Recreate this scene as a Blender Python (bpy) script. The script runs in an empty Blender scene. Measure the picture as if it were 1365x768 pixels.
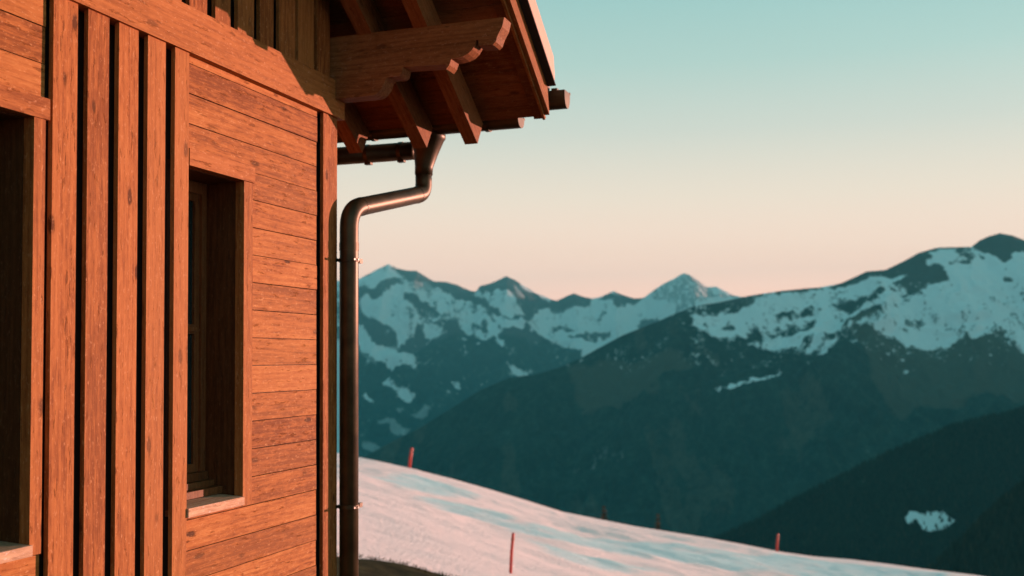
import bpy, bmesh, math, random
import numpy as np
from mathutils import Vector
random.seed(7); np.random.seed(7)
SC = bpy.context.scene
COL = SC.collection
R = math.radians

# ------------------------------------------------------------------ setup
# world: +X runs along the gable wall (away from the viewer), +Y into the hut, +Z up,
# z = 0 is the photographer's eye height; the ground there is at about -1.67
YAW, PITCH, ROLL, FPX = R(19.2), R(2.05), R(0.29), 1400.0
SUN_AZ, SUN_EL = R(40), R(1.4)            # sun stands 42 deg right of +X, low
SUN_DIR = Vector((math.cos(SUN_AZ)*math.cos(SUN_EL), -math.sin(SUN_AZ)*math.cos(SUN_EL), math.sin(SUN_EL)))
FWD = np.array([math.cos(YAW), math.sin(YAW)])      # level view direction
RGT = np.array([math.sin(YAW), -math.cos(YAW)])     # level right
EXPOSURE = 1.4

def wxy(r, f):
    return r*RGT[0] + f*FWD[0], r*RGT[1] + f*FWD[1]

def link(o, parent=None):
    COL.objects.link(o)
    if parent is not None:
        o.parent = parent
    return o

def tag(o, label=None, cat=None, group=None, kind=None):
    if label: o['label'] = label
    if cat: o['category'] = cat
    if group: o['group'] = group
    if kind: o['kind'] = kind
    return o

def empty(name, loc=(0, 0, 0)):
    o = bpy.data.objects.new(name, None)
    o.location = loc
    o.empty_display_size = .2
    return link(o)

def origin_of(o):
    v = Vector((0, 0, 0))
    while o is not None:
        v += Vector(o.location); o = o.parent
    return v

def build(name, bm, mat, parent=None, bevel=0.0, segs=2, smooth=False):
    """one mesh object; bmesh is in world coordinates"""
    if bevel > 0:
        es = [e for e in bm.edges if len(e.link_faces) == 2 and e.calc_face_angle(0) > 0.5]
        bmesh.ops.bevel(bm, geom=es, offset=bevel, segments=segs, profile=0.6, affect='EDGES', clamp_overlap=True)
    bmesh.ops.recalc_face_normals(bm, faces=bm.faces)
    o0 = origin_of(parent) if parent is not None else Vector((0, 0, 0))
    if o0.length > 0:
        bmesh.ops.translate(bm, verts=bm.verts, vec=-o0)
    me = bpy.data.meshes.new(name)
    bm.to_mesh(me); bm.free()
    if smooth:
        for p in me.polygons: p.use_smooth = True
    for m in (mat if isinstance(mat, (list, tuple)) else [mat]):
        me.materials.append(m)
    return link(bpy.data.objects.new(name, me), parent)

def hexa(bm, c, jit=0.0):
    """8 corners: 0-3 bottom loop, 4-7 top loop"""
    vs = [bm.verts.new((p[0]+random.uniform(-jit, jit), p[1], p[2]+random.uniform(-jit, jit))) for p in c]
    for f in ((3, 2, 1, 0), (4, 5, 6, 7), (0, 1, 5, 4), (1, 2, 6, 5), (2, 3, 7, 6), (3, 0, 4, 7)):
        bm.faces.new([vs[i] for i in f])
    return vs

def box(bm, x0, x1, y0, y1, z0, z1, jit=0.0):
    return hexa(bm, [(x0, y0, z0), (x1, y0, z0), (x1, y1, z0), (x0, y1, z0),
                     (x0, y0, z1), (x1, y0, z1), (x1, y1, z1), (x0, y1, z1)], jit)

def prism(bm, poly, axis, a0, a1):
    """extrude a 2D polygon: axis 'X' poly=(y,z); axis 'Y' poly=(x,z)"""
    def P(p, a):
        return (a, p[0], p[1]) if axis == 'X' else (p[0], a, p[1])
    lo = [bm.verts.new(P(p, a0)) for p in poly]
    hi = [bm.verts.new(P(p, a1)) for p in poly]
    n = len(poly)
    bm.faces.new(lo[::-1]); bm.faces.new(hi)
    for i in range(n):
        bm.faces.new([lo[i], lo[(i+1) % n], hi[(i+1) % n], hi[i]])

def tube(bm, pts, rad, n=20, caps=True):
    """swept tube with per-point radius"""
    pts = [Vector(p) for p in pts]
    rings = []
    prev = None
    for i, p in enumerate(pts):
        t = (pts[min(i+1, len(pts)-1)] - pts[max(i-1, 0)]).normalized()
        if prev is None:
            a = t.orthogonal().normalized()
        else:
            a = (prev - t*prev.dot(t)).normalized()
        prev = a
        b = t.cross(a)
        r = rad[i] if isinstance(rad, (list, tuple)) else rad
        rings.append([bm.verts.new(p + (a*math.cos(k*2*math.pi/n) + b*math.sin(k*2*math.pi/n))*r) for k in range(n)])
    for r0, r1 in zip(rings, rings[1:]):
        for k in range(n):
            bm.faces.new([r0[k], r0[(k+1) % n], r1[(k+1) % n], r1[k]])
    if caps:
        bm.faces.new(rings[0][::-1]); bm.faces.new(rings[-1])

def fillet(pts, rad, n=8):
    pts = [Vector(p) for p in pts]
    out = [pts[0]]
    for i in range(1, len(pts)-1):
        a, b, c = pts[i-1], pts[i], pts[i+1]
        u, v = (a-b).normalized(), (c-b).normalized()
        ang = u.angle(v)
        d = min(rad/math.tan(ang/2), (a-b).length*.48, (c-b).length*.48)
        p0, p1 = b+u*d, b+v*d
        for k in range(n+1):
            t = k/n
            out.append(p0*(1-t)**2 + b*2*t*(1-t) + p1*t*t)
    out.append(pts[-1])
    return out

# ------------------------------------------------------------------ noise (numpy)
def _hash(ix, iy, s):
    h = (ix.astype(np.int64)*374761393 + iy.astype(np.int64)*668265263 + s*982451653) & 0xffffffff
    h = ((h ^ (h >> 13))*1274126177) & 0xffffffff
    return ((h ^ (h >> 16)) & 0xffff)/65535.0

def vnoise(x, y, s=0):
    ix, iy = np.floor(x), np.floor(y)
    fx, fy = x-ix, y-iy
    fx = fx*fx*fx*(fx*(fx*6-15)+10); fy = fy*fy*fy*(fy*(fy*6-15)+10)
    a, b = _hash(ix, iy, s), _hash(ix+1, iy, s)
    c, d = _hash(ix, iy+1, s), _hash(ix+1, iy+1, s)
    return (a*(1-fx)+b*fx)*(1-fy) + (c*(1-fx)+d*fx)*fy

def fbm(x, y, oct=5, s=0, gain=.5):
    v = np.zeros_like(x, dtype=float); a = 1.0; t = 0.0
    for o in range(oct):
        v += a*vnoise(x*2**o + o*17.3, y*2**o - o*9.1, s+o); t += a; a *= gain
    return v/t*2-1

def ridged(x, y, oct=5, s=0):
    v = np.zeros_like(x, dtype=float); a = 1.0; t = 0.0
    for o in range(oct):
        v += a*(1-np.abs(vnoise(x*2**o + o*11.7, y*2**o + o*5.3, s+o)*2-1)); t += a; a *= .5
    return v/t

def inside(px, py, poly):
    c = np.zeros(px.shape, bool)
    n = len(poly)
    for i in range(n):
        x0, y0 = poly[i]; x1, y1 = poly[(i+1) % n]
        if y0 == y1: continue
        k = (y0 > py) != (y1 > py)
        c ^= k & (px < (x1-x0)*(py-y0)/(y1-y0)+x0)
    return c

def blur(a, n=1):
    for _ in range(n):
        p = np.pad(a, 1, mode='edge')
        a = (p[:-2, 1:-1]+p[2:, 1:-1]+p[1:-1, :-2]+p[1:-1, 2:]+2*p[1:-1, 1:-1])/6
    return a

# ------------------------------------------------------------------ materials
class NT:
    def __init__(s, name):
        s.m = bpy.data.materials.new(name); s.m.use_nodes = True
        s.t = s.m.node_tree; s.N = s.t.nodes; s.L = s.t.links
        s.N.clear()
        s.out = s.N.new('ShaderNodeOutputMaterial')
        s.p = s.N.new('ShaderNodeBsdfPrincipled')
        s.L.new(s.p.outputs[0], s.out.inputs[0])
    def n(s, typ, **kw):
        x = s.N.new(typ)
        for k, v in kw.items(): setattr(x, k, v)
        return x
    def put(s, sock, v):
        if isinstance(v, bpy.types.NodeSocket): s.L.new(v, sock)
        elif v is not None: sock.default_value = v
    def math(s, op, a, b=None, c=None, clamp=False):
        x = s.n('ShaderNodeMath', operation=op, use_clamp=clamp)
        for i, v in enumerate((a, b, c)): s.put(x.inputs[i], v) if v is not None else None
        return x.outputs[0]
    def vmath(s, op, a, b=None):
        x = s.n('ShaderNodeVectorMath', operation=op)
        s.put(x.inputs[0], a)
        if b is not None: s.put(x.inputs[1], b)
        return x.outputs[0]
    def noise(s, vec, scale, detail=4, rough=.55, dist=0.0):
        x = s.n('ShaderNodeTexNoise')
        s.put(x.inputs['Vector'], vec); x.inputs['Scale'].default_value = scale
        x.inputs['Detail'].default_value = detail; x.inputs['Roughness'].default_value = rough
        x.inputs['Distortion'].default_value = dist
        return x.outputs[0]
    def ramp(s, fac, stops, interp='LINEAR'):
        x = s.n('ShaderNodeValToRGB'); s.put(x.inputs[0], fac)
        r = x.color_ramp; r.interpolation = interp
        while len(r.elements) < len(stops): r.elements.new(.5)
        for e, (p, c) in zip(r.elements, stops):
            e.position = p; e.color = (*c, 1) if len(c) == 3 else c
        return x.outputs[0]
    def smooth(s, v, a, b):
        x = s.n('ShaderNodeMapRange', interpolation_type='SMOOTHSTEP')
        s.put(x.inputs[0], v); x.inputs[1].default_value = a; x.inputs[2].default_value = b
        return x.outputs[0]
    def mix(s, f, a, b, mode='MIX'):
        x = s.n('ShaderNodeMix', data_type='RGBA', blend_type=mode)
        s.put(x.inputs[0], f)
        for i, v in ((6, a), (7, b)):
            if isinstance(v, tuple) and len(v) == 3: v = (*v, 1)
            s.put(x.inputs[i], v)
        return x.outputs[2]
    def bump(s, h, strength, dist=.01):
        x = s.n('ShaderNodeBump'); s.put(x.inputs['Height'], h)
        x.inputs['Strength'].default_value = strength; x.inputs['Distance'].default_value = dist
        s.L.new(x.outputs[0], s.p.inputs['Normal'])

def wood(name, grain='X', dark=(0.216, 0.063, 0.0157), mid=(0.352, 0.126, 0.0325), light=(0.464, 0.1974, 0.0588), rough=.62, knots=1.0, bump=.5, con=1.0):
    t = NT(name)
    tc = t.n('ShaderNodeTexCoord'); geo = t.n('ShaderNodeNewGeometry'); oi = t.n('ShaderNodeObjectInfo')
    rnd = t.math('ADD', geo.outputs['Random Per Island'], oi.outputs['Random'])
    sh = t.n('ShaderNodeCombineXYZ')
    for i, k in enumerate((31.7, 17.9, 53.1)): t.put(sh.inputs[i], t.math('MULTIPLY', rnd, k))
    v = tc.outputs['Object']
    if grain == 'S':     # roof slope
        mp = t.n('ShaderNodeMapping'); mp.inputs['Rotation'].default_value = (0, -math.atan(.66), 0)
        t.put(mp.inputs[0], v); v = mp.outputs[0]; grain = 'X'
    v = t.vmath('ADD', v, sh.outputs[0])
    def sc(g, c):
        k = {'X': (g, c, c), 'Y': (c, g, c), 'Z': (c, c, g)}[grain]
        return t.vmath('MULTIPLY', v, k)
    broad = t.noise(sc(1.1, 9), 1, 4, .6, .6)
    # growth rings: bands across the grain, bent by a slow noise
    warp = t.noise(sc(.9, 5), 1, 3, .5, .3)
    sep = t.n('ShaderNodeSeparateXYZ'); t.put(sep.inputs[0], v)
    cr = {'X': (1, 2), 'Y': (0, 2), 'Z': (0, 1)}[grain]
    cross = t.math('ADD', sep.outputs[cr[0]], sep.outputs[cr[1]])
    ring = t.math('SINE', t.math('ADD', t.math('MULTIPLY', cross, 210.0), t.math('MULTIPLY', warp, 26.0)))
    ring = t.smooth(ring, -.6, 1.0)
    fine = t.noise(sc(5, 150), 1, 5, .7)
    fleck = t.noise(sc(22, 85), 1, 3, .75)
    # knots
    vo = t.n('ShaderNodeTexVoronoi', feature='F1'); t.put(vo.inputs['Vector'], t.vmath('ADD', sc(3.6, 9.5), (0, 0, 0)))
    vo.inputs['Scale'].default_value = 1.0
    kd = t.math('ADD', vo.outputs['Distance'], t.math('MULTIPLY', t.math('SUBTRACT', fleck, .5), .16))
    kn = t.math('SUBTRACT', 1.0, t.smooth(kd, .07, .14))
    halo = t.math('SUBTRACT', 1.0, t.smooth(kd, .08, .26))
    # short dark checks along the grain
    chk = t.smooth(t.noise(sc(11, 62), 1, 4, .65), .60, .68)
    tone = t.math('ADD', t.math('MULTIPLY', broad, .50), t.math('MULTIPLY', fine, .60))
    tone = t.math('ADD', tone, t.math('MULTIPLY', t.math('SUBTRACT', rnd, 1.0), .20))
    tone = t.math('SUBTRACT', tone, t.math('MULTIPLY', ring, .06))
    tone = t.math('ADD', tone, t.math('MULTIPLY', t.math('SUBTRACT', t.noise(sc(16, 64), 1, 5, .75), .5), .62))
    tone = t.math('ADD', .56, t.math('MULTIPLY', t.math('SUBTRACT', tone, .56), con))
    col = t.ramp(tone, [(.38, tuple(c*.75 for c in dark)), (.57, mid), (.76, light)])
    col = t.mix(t.math('MULTIPLY', ring, .09), col, tuple(c*.6 for c in dark))
    col = t.mix(t.math('MULTIPLY', halo, .3*knots), col, tuple(c*.75 for c in dark))
    col = t.mix(t.math('MULTIPLY', kn, .9*knots), col, tuple(c*.2 for c in dark))
    col = t.mix(t.math('MULTIPLY', chk, .7), col, tuple(c*.45 for c in dark))
    wn = t.n('ShaderNodeTexWhiteNoise', noise_dimensions='1D'); t.put(wn.inputs['W'], t.math('MULTIPLY', rnd, 91.7))
    col = t.mix(t.math('MULTIPLY', wn.outputs['Value'], .30), col, t.mix(t.noise(sc(.8, 3), 1, 2, .5), tuple(a*b for a, b in zip(mid, (1.12, 1.45, 1.25))), tuple(a*b for a, b in zip(mid, (.95, .95, 1.5)))))
    lf = t.smooth(t.noise(sc(42, 95), 1, 3, .8), .57, .70)
    col = t.mix(t.math('MULTIPLY', lf, .6), col, tuple(min(1, a*b) for a, b in zip(light, (1.2, 1.5, 2.2))))
    t.put(t.p.inputs['Base Color'], col)
    t.put(t.p.inputs['Roughness'], rough)
    t.p.inputs['Specular IOR Level'].default_value = .07
    h = t.math('ADD', t.math('MULTIPLY', fine, .5), t.math('MULTIPLY', fleck, .5))
    h = t.math('SUBTRACT', h, t.math('MULTIPLY', chk, .8))
    h = t.math('SUBTRACT', h, t.math('MULTIPLY', kn, .5))
    h = t.math('ADD', h, t.math('MULTIPLY', broad, .8))
    t.bump(h, bump, .004)
    return t.m

def plain(name, col, rough=.6, metal=0.0, var=.15, scale=20, spec=.5):
    t = NT(name)
    tc = t.n('ShaderNodeTexCoord')
    n = t.noise(tc.outputs['Object'], scale, 5, .6)
    t.put(t.p.inputs['Base Color'], t.ramp(n, [(.3, tuple(c*(1-var) for c in col)), (.7, tuple(min(1, c*(1+var)) for c in col))]))
    t.put(t.p.inputs['Roughness'], t.math('ADD', rough-.08, t.math('MULTIPLY', n, .16)))
    t.p.inputs['Metallic'].default_value = metal
    t.p.inputs['Specular IOR Level'].default_value = spec
    t.bump(n, .12, .002)
    return t.m

W_X = wood('wood_planks', 'X', con=1.0)
W_Z = wood('wood_boards', 'Z', dark=(0.256, 0.0773, 0.0213), mid=(0.36, 0.1302, 0.037), light=(0.44, 0.1764, 0.056), knots=.9, con=.82)
W_BEAM = wood('wood_beam', 'X', dark=(0.272, 0.084, 0.0235), mid=(0.376, 0.1386, 0.0403), light=(0.448, 0.1848, 0.0616), knots=.6, con=.75)
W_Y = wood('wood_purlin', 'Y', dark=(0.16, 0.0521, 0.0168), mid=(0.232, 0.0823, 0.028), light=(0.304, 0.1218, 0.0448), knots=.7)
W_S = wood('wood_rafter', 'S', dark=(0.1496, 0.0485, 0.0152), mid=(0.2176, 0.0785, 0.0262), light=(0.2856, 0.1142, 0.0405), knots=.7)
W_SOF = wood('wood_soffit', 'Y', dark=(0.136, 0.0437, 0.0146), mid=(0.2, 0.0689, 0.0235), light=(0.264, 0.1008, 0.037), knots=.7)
W_BARGE = wood('wood_bargeboard', 'S', dark=(0.288, 0.1008, 0.028), mid=(0.376, 0.1428, 0.042), light=(0.44, 0.1848, 0.0616), knots=.5)
W_SILL = wood('wood_sill', 'X', dark=(.44, .24, .13), mid=(.58, .36, .22), light=(.66, .44, .29), knots=.5)
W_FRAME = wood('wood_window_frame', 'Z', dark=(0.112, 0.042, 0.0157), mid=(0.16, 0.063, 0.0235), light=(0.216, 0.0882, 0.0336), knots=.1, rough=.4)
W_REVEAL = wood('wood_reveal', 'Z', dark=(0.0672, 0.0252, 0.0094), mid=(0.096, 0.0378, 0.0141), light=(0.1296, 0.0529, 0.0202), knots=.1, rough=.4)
MEMBRANE = plain('black_membrane', (.018, .015, .013), .85, 0, .2)
METAL = plain('dark_gutter_metal', (.060, .042, .021), .43, .45, .4, 9, .3)
STEEL = plain('steel_screw', (.45, .42, .38), .35, .9, .1, 60)
VERGE = plain('verge_sheet', (.50, .30, .21), .6, .0, .08, 8)
ROOF = plain('roof_sheet', (.10, .07, .06), .55, .3, .2, 6)
PLASTER = plain('plinth_plaster', (.5, .48, .45), .9, 0, .12, 12)
def glass_mat():
    t = NT('window_glass')
    t.p.inputs['Base Color'].default_value = (.012, .026, .028, 1)
    t.p.inputs['Roughness'].default_value = .06
    t.p.inputs['Specular IOR Level'].default_value = .6
    return t.m
GLASS = glass_mat()
# ------------------------------------------------------------------ the hut
D = 2.52                      # cladding plane
TS = .66                      # roof slope
SN = math.hypot(1, TS)
def zs(x): return 1.269 + TS*(5.264-x)
def sp(x, off, y):            # point on the roof slope: x along the soffit plane, off along its normal
    return (x + off*TS/SN, y, zs(x) + off/SN)
def slope_box(bm, x0, x1, o0, o1, y0, y1, jit=0.0):
    return hexa(bm, [sp(x0, o0, y0), sp(x1, o0, y0), sp(x1, o0, y1), sp(x0, o0, y1),
                     sp(x0, o1, y0), sp(x1, o1, y0), sp(x1, o1, y1), sp(x0, o1, y1)], jit)
XR = 1.05
hut = empty('alpine_hut', (4.5, 2.6, -2.1))
tag(hut, 'reddish brown timber hut with plank cladding, carved roof beam and dark downpipe', 'hut')

# structural wall behind the boards, with the two window openings left free
LW = (1.55, 2.609, -.572, .768)
RW = (3.345, 3.779, -.566, .750)
bm = bmesh.new()
y0, y1 = 2.545, 2.74
for x0, x1 in ((-2.4, LW[0]-.021), (LW[1]+.021, RW[0]-.021), (RW[1]+.021, 4.50)):
    box(bm, x0, x1, y0, y1, -1.62, 1.25)
for w in (LW, RW):
    box(bm, w[0]-.021, w[1]+.021, y0, y1, -1.62, w[2]-.036)
    box(bm, w[0]-.021, w[1]+.021, y0, y1, w[3]+.020, 1.25)
prism(bm, [(-2.4, 1.25), (4.5, 1.25), (4.5, zs(4.5)-.002), (XR, zs(XR)-.002), (-2.4, zs(4.5)-.002)], 'Y', y0, y1)
box(bm, 4.30, 4.50, y1, 8.0, -1.62, 1.74)
box(bm, -2.4, -2.2, y1, 8.0, -1.62, 1.74)
box(bm, -2.2, 4.30, 7.8, 8.0, -1.62, 1.74)
build('wall', bm, MEMBRANE, hut)
bm = bmesh.new(); box(bm, -2.38, 4.47, 2.56, 7.98, -2.9, -1.62)
build('plinth', bm, PLASTER, hut)

def rect_minus(r, holes):
    out = [r]
    for h in holes:
        nxt = []
        for (a, b, c, d) in out:
            if h[0] >= b or h[1] <= a or h[2] >= d or h[3] <= c:
                nxt.append((a, b, c, d)); continue
            if a < h[0]: nxt.append((a, h[0], c, d))
            if h[1] < b: nxt.append((h[1], b, c, d))
            xa, xb = max(a, h[0]), min(b, h[1])
            if c < h[2]: nxt.append((xa, xb, c, h[2]))
            if h[3] < d: nxt.append((xa, xb, h[3], d))
        out = nxt
    return out
bm = bmesh.new()
def plank_rows(x0, x1, zref, pitch, zlo, zhi, holes):
    k0 = math.floor((zlo-zref)/pitch); k1 = math.ceil((zhi-zref)/pitch)
    for k in range(k0, k1):
        a, b = max(zlo, zref+k*pitch)+.0017, min(zhi, zref+(k+1)*pitch)-.0017
        if b-a < .012: continue
        off = random.uniform(-.0016, .0016)
        for q in rect_minus((x0+random.uniform(-.002, .002), x1+random.uniform(-.0015, .0015), a, b), holes):
            if q[3]-q[2] > .006 and q[1]-q[0] > .01:
                box(bm, q[0], q[1], D+off, 2.542, q[2], q[3], .0006)
plank_rows(3.396, 4.408, .331, .1182, -1.58, 1.215, [(3.32, 3.792, -.60, .765)])
plank_rows(-2.38, 2.672, .955, .1205, -1.58, 1.215, [(1.52, 2.625, -.60, .785)])
build('plank_cladding', bm, W_X, hut, bevel=.0022)

# side and back walls clad with the same planks
bm = bmesh.new()
z = -1.58
while z < 1.62:
    box(bm, 4.503, 4.525, 2.62, 7.99, z+.0012, z+.1168, .0005)
    z += .118
build('side_cladding', bm, wood('wood_side', 'Y'), hut, bevel=.002)

for x0, x1 in ((2.685, 2.794), (2.842, 2.944), (2.994, 3.098), (3.149, 3.251), (3.306, 3.392)):
    bm = bmesh.new(); box(bm, x0, x1, 2.498, 2.516, -1.585, 1.20, .0008)
    build('vertical_board', bm, W_Z, hut, bevel=.003)
ups = [(3.394, 3.507), (3.562, 3.667), (3.719, 3.839), (3.885, 3.993), (4.042, 4.176), (4.202, 4.346), (4.378, 4.498)]
x = 3.345
while x > .9:
    ups.insert(0, (x-.108, x)); x -= .157
for x0, x1 in ups:
    bm = bmesh.new()
    hexa(bm, [(x0, 2.500, 1.30), (x1, 2.500, 1.30), (x1, 2.518, 1.30), (x0, 2.518, 1.30),
              (x0, 2.500, zs(x0)-.004), (x1, 2.500, zs(x1)-.004), (x1, 2.518, zs(x1)-.004), (x0, 2.518, zs(x0)-.004)])
    build('gable_board', bm, W_Z, hut, bevel=.003)
bm = bmesh.new(); prism(bm, [(4.437, -1.60), (4.572, -1.60), (4.572, 1.187), (4.437, 1.187)], 'Y', 2.500, 2.518); prism(bm, [(4.535, -1.60), (4.5715, -1.60), (4.5715, 1.187), (4.535, 1.187)], 'Y', 2.5185, 2.62)
build('corner_board', bm, W_Z, hut, bevel=.0035)
bm = bmesh.new(); box(bm, -2.5, 4.622, 2.485, 2.544, 1.188, 1.366)
build('wall_beam', bm, W_BEAM, hut, bevel=.004)

# ---- windows
def window(w, sill_x1, cx, cz0, hx, hz, yfr, sashx, left_cut):
    """w opening, casing x range, header x/z range"""
    x0, x1, z0, z1 = w
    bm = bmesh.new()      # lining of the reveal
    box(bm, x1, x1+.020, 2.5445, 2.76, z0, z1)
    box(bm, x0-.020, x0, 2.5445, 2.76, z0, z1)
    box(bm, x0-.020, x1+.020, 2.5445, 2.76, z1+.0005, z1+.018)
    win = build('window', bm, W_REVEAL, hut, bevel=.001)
    bm = bmesh.new(); box(bm, cx[0], cx[1], 2.5005, 2.5415, cz0, hz[0]-.001, .0006)
    build('casing', bm, W_Z, win, bevel=.0025)
    bm = bmesh.new(); box(bm, x0-.05, x0, 2.5005, 2.5415, cz0, hz[0]-.001, .0006)
    if not left_cut: build('casing', bm, W_Z, win, bevel=.0025)
    else: bm.free()
    bm = bmesh.new(); box(bm, hx[0], hx[1], 2.4955, 2.5415, hz[0], hz[1], .0006)
    build('head_board', bm, W_BEAM, win, bevel=.0025)
    # sill: pale weathered board, its top falling outward
    bm = bmesh.new()
    prism(bm, [(2.490, z0-.034), (2.70, z0-.034), (2.70, z0+.012), (2.490, z0)], 'X', x0+(.001 if not left_cut else .049), sill_x1)
    build('sill', bm, W_SILL, win, bevel=.002)
    # frame with rebate, transom and stepped bottom rails
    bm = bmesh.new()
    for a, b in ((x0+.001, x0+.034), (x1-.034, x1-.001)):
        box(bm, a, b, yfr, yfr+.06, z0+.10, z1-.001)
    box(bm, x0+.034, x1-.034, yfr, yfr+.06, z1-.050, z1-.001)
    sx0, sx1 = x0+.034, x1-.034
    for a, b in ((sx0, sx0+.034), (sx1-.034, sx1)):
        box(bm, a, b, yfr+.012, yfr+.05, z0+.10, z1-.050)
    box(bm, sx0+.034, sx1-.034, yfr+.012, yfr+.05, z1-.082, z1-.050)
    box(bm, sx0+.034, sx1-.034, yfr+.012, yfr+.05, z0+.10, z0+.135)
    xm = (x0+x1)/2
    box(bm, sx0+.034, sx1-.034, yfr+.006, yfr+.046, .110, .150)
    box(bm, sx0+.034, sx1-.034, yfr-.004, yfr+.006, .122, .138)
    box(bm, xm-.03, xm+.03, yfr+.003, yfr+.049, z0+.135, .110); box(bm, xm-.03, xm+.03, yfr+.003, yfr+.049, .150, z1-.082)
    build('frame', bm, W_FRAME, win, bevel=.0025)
    bm = bmesh.new()
    box(bm, x0+.001, x1-.001, yfr-.015, yfr+.06, z0+.066, z0+.099)
    box(bm, x0+.001, x1-.001, yfr-.045, yfr+.06, z0+.040, z0+.065)
    box(bm, x0+.001, x1-.001, yfr-.085, yfr+.06, z0+.011, z0+.039)
    build('bottom_rail', bm, W_FRAME, win, bevel=.002)
    bm = bmesh.new()
    box(bm, sx0+.02, sx1-.02, yfr+.022, yfr+.028, z0+.12, z1-.07)
    build('pane', bm, GLASS, win)
    return win
window(RW, 3.768, (3.7715, 3.837), -.606, (3.396, 3.846), (.752, .819), 2.69, 0, True)
window(LW, 2.612, (2.6095, 2.658), -.606, (1.48, 2.671), (.771, .839), 2.70, 0, False)

# ---- carved purlin
prof = [(2.62, 1.273), (2.283, 1.273), (2.262, 1.279), (2.243, 1.293), (2.226, 1.316), (2.216, 1.342), (2.203, 1.354), (2.184, 1.356), (2.163, 1.353), (2.146, 1.354), (2.134, 1.362),
        (2.128, 1.372), (2.124, 1.396), (1.900, 1.386), (1.898, 1.364), (1.882, 1.382), (1.872, 1.410), (1.846, 1.410), (1.815, 1.415), (1.788, 1.426), (1.766, 1.444), (1.752, 1.466), (1.746, 1.485),
        (1.736, 1.485), (1.736, 1.458), (1.664, 1.456), (1.650, 1.468), (1.638, 1.50), (1.617, 1.536), (1.607, 1.579), (2.62, 1.579)]
bm = bmesh.new(); prism(bm, prof, 'X', 4.527, 4.622)
build('carved_purlin', bm, W_Y, hut, bevel=.002, segs=1)

# ---- rafters
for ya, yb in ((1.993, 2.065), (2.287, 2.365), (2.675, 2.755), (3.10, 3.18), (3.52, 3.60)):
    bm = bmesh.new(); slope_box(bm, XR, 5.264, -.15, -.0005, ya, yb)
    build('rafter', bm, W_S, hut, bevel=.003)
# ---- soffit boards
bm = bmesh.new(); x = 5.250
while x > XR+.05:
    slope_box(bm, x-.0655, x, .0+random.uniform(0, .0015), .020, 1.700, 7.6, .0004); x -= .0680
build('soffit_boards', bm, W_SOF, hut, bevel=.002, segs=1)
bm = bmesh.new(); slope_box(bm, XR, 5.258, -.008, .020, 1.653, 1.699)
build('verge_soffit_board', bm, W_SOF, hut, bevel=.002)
# ---- bargeboards: thin lath, board, pale sheet trim, each one further out
bm = bmesh.new(); slope_box(bm, XR, 5.262, -.014, .004, 1.638, 1.652)
build('verge_lath', bm, W_BARGE, hut, bevel=.001)
bm = bmesh.new()
hexa(bm, [sp(XR, 0, 1.612), sp(5.246, 0, 1.612), sp(5.246, 0, 1.637), sp(XR, 0, 1.637),
          sp(XR, .106, 1.612), sp(5.150, .106, 1.612), sp(5.150, .106, 1.637), sp(XR, .106, 1.637)])
build('bargeboard', bm, W_BARGE, hut, bevel=.003)
bm = bmesh.new()
ya, yb = 1.572, 1.637
lo = [sp(XR, .107, ya), sp(5.150, .107, ya), sp(5.130, .150, ya), sp(5.075, .215, ya), sp(XR, .215, ya)]
hi = [(p[0], yb, p[2]) for p in lo]
a = [bm.verts.new(p) for p in lo]; b = [bm.verts.new(p) for p in hi]
bm.faces.new(a[::-1]); bm.faces.new(b)
for i in range(5): bm.faces.new([a[i], a[(i+1) % 5], b[(i+1) % 5], b[i]])
vt = build('verge_trim', bm, VERGE, hut, bevel=.003)
bm = bmesh.new(); slope_box(bm, XR, 5.156, .0985, .1055, 1.566, 1.611)  # black sheet added under the trim, standing in for its shade
build('trim_shade_sheet', bm, MEMBRANE, vt)
# ---- roof covering, both slopes
bm = bmesh.new(); slope_box(bm, XR, 5.240, .0215, .20, 1.640, 7.6)
prism(bm, [(XR, zs(XR)), (XR, zs(XR)+.26), (-3.1, zs(5.2)+.26), (-3.1, zs(5.2))], 'Y', 1.60, 7.6)
build('roof', bm, ROOF, hut)

# ---- gutters: U-shaped sheet troughs with stop ends, beads and brackets
def trough(bm, cx, ztop, w, depth, ya, yb, n=14, t=.004):
    def pr(ww, dd):
        return [(cx - ww*math.cos(math.pi*k/n), ztop - dd*math.sin(math.pi*k/n)**.75) for k in range(n+1)]
    o, i = pr(w, depth), pr(w-t, depth-t)
    poly = o + i[::-1]
    prism(bm, poly, 'Y', ya, yb)
    prism(bm, o, 'Y', ya-.002, ya+.004)           # stop end
    tube(bm, [(cx+w+.003, ya-.002, ztop), (cx+w+.003, yb, ztop)], .008, 10)
def bracket(bm, cx, ztop, w, depth, y):
    n = 12
    o = [(cx-(w+.005)*math.cos(math.pi*k/n), ztop-(depth+.006)*math.sin(math.pi*k/n)**.75) for k in range(n+1)]
    i = [(cx-(w+.0005)*math.cos(math.pi*k/n), ztop-(depth+.0005)*math.sin(math.pi*k/n)**.75) for k in range(n+1)]
    prism(bm, o+i[::-1], 'Y', y-.012, y+.012)
bm = bmesh.new(); trough(bm, 5.385, 1.432, .052, .092, 1.556, 7.6)
gA = build('gutter', bm, METAL, hut, smooth=False)
bm = bmesh.new(); box(bm, 5.345, 5.40, 1.600, 1.632, 1.433, 1.447)
build('gutter_strap', bm, METAL, gA, bevel=.002)
bm = bmesh.new(); trough(bm, 5.330, 1.303, .054, .060, 1.800, 7.6)
gB = build('gutter', bm, METAL, hut)
for y in (1.99, 2.68, 3.3):
    bm = bmesh.new(); bracket(bm, 5.330, 1.303, .054, .060, y)
    build('gutter_bracket', bm, METAL, gB)
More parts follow.
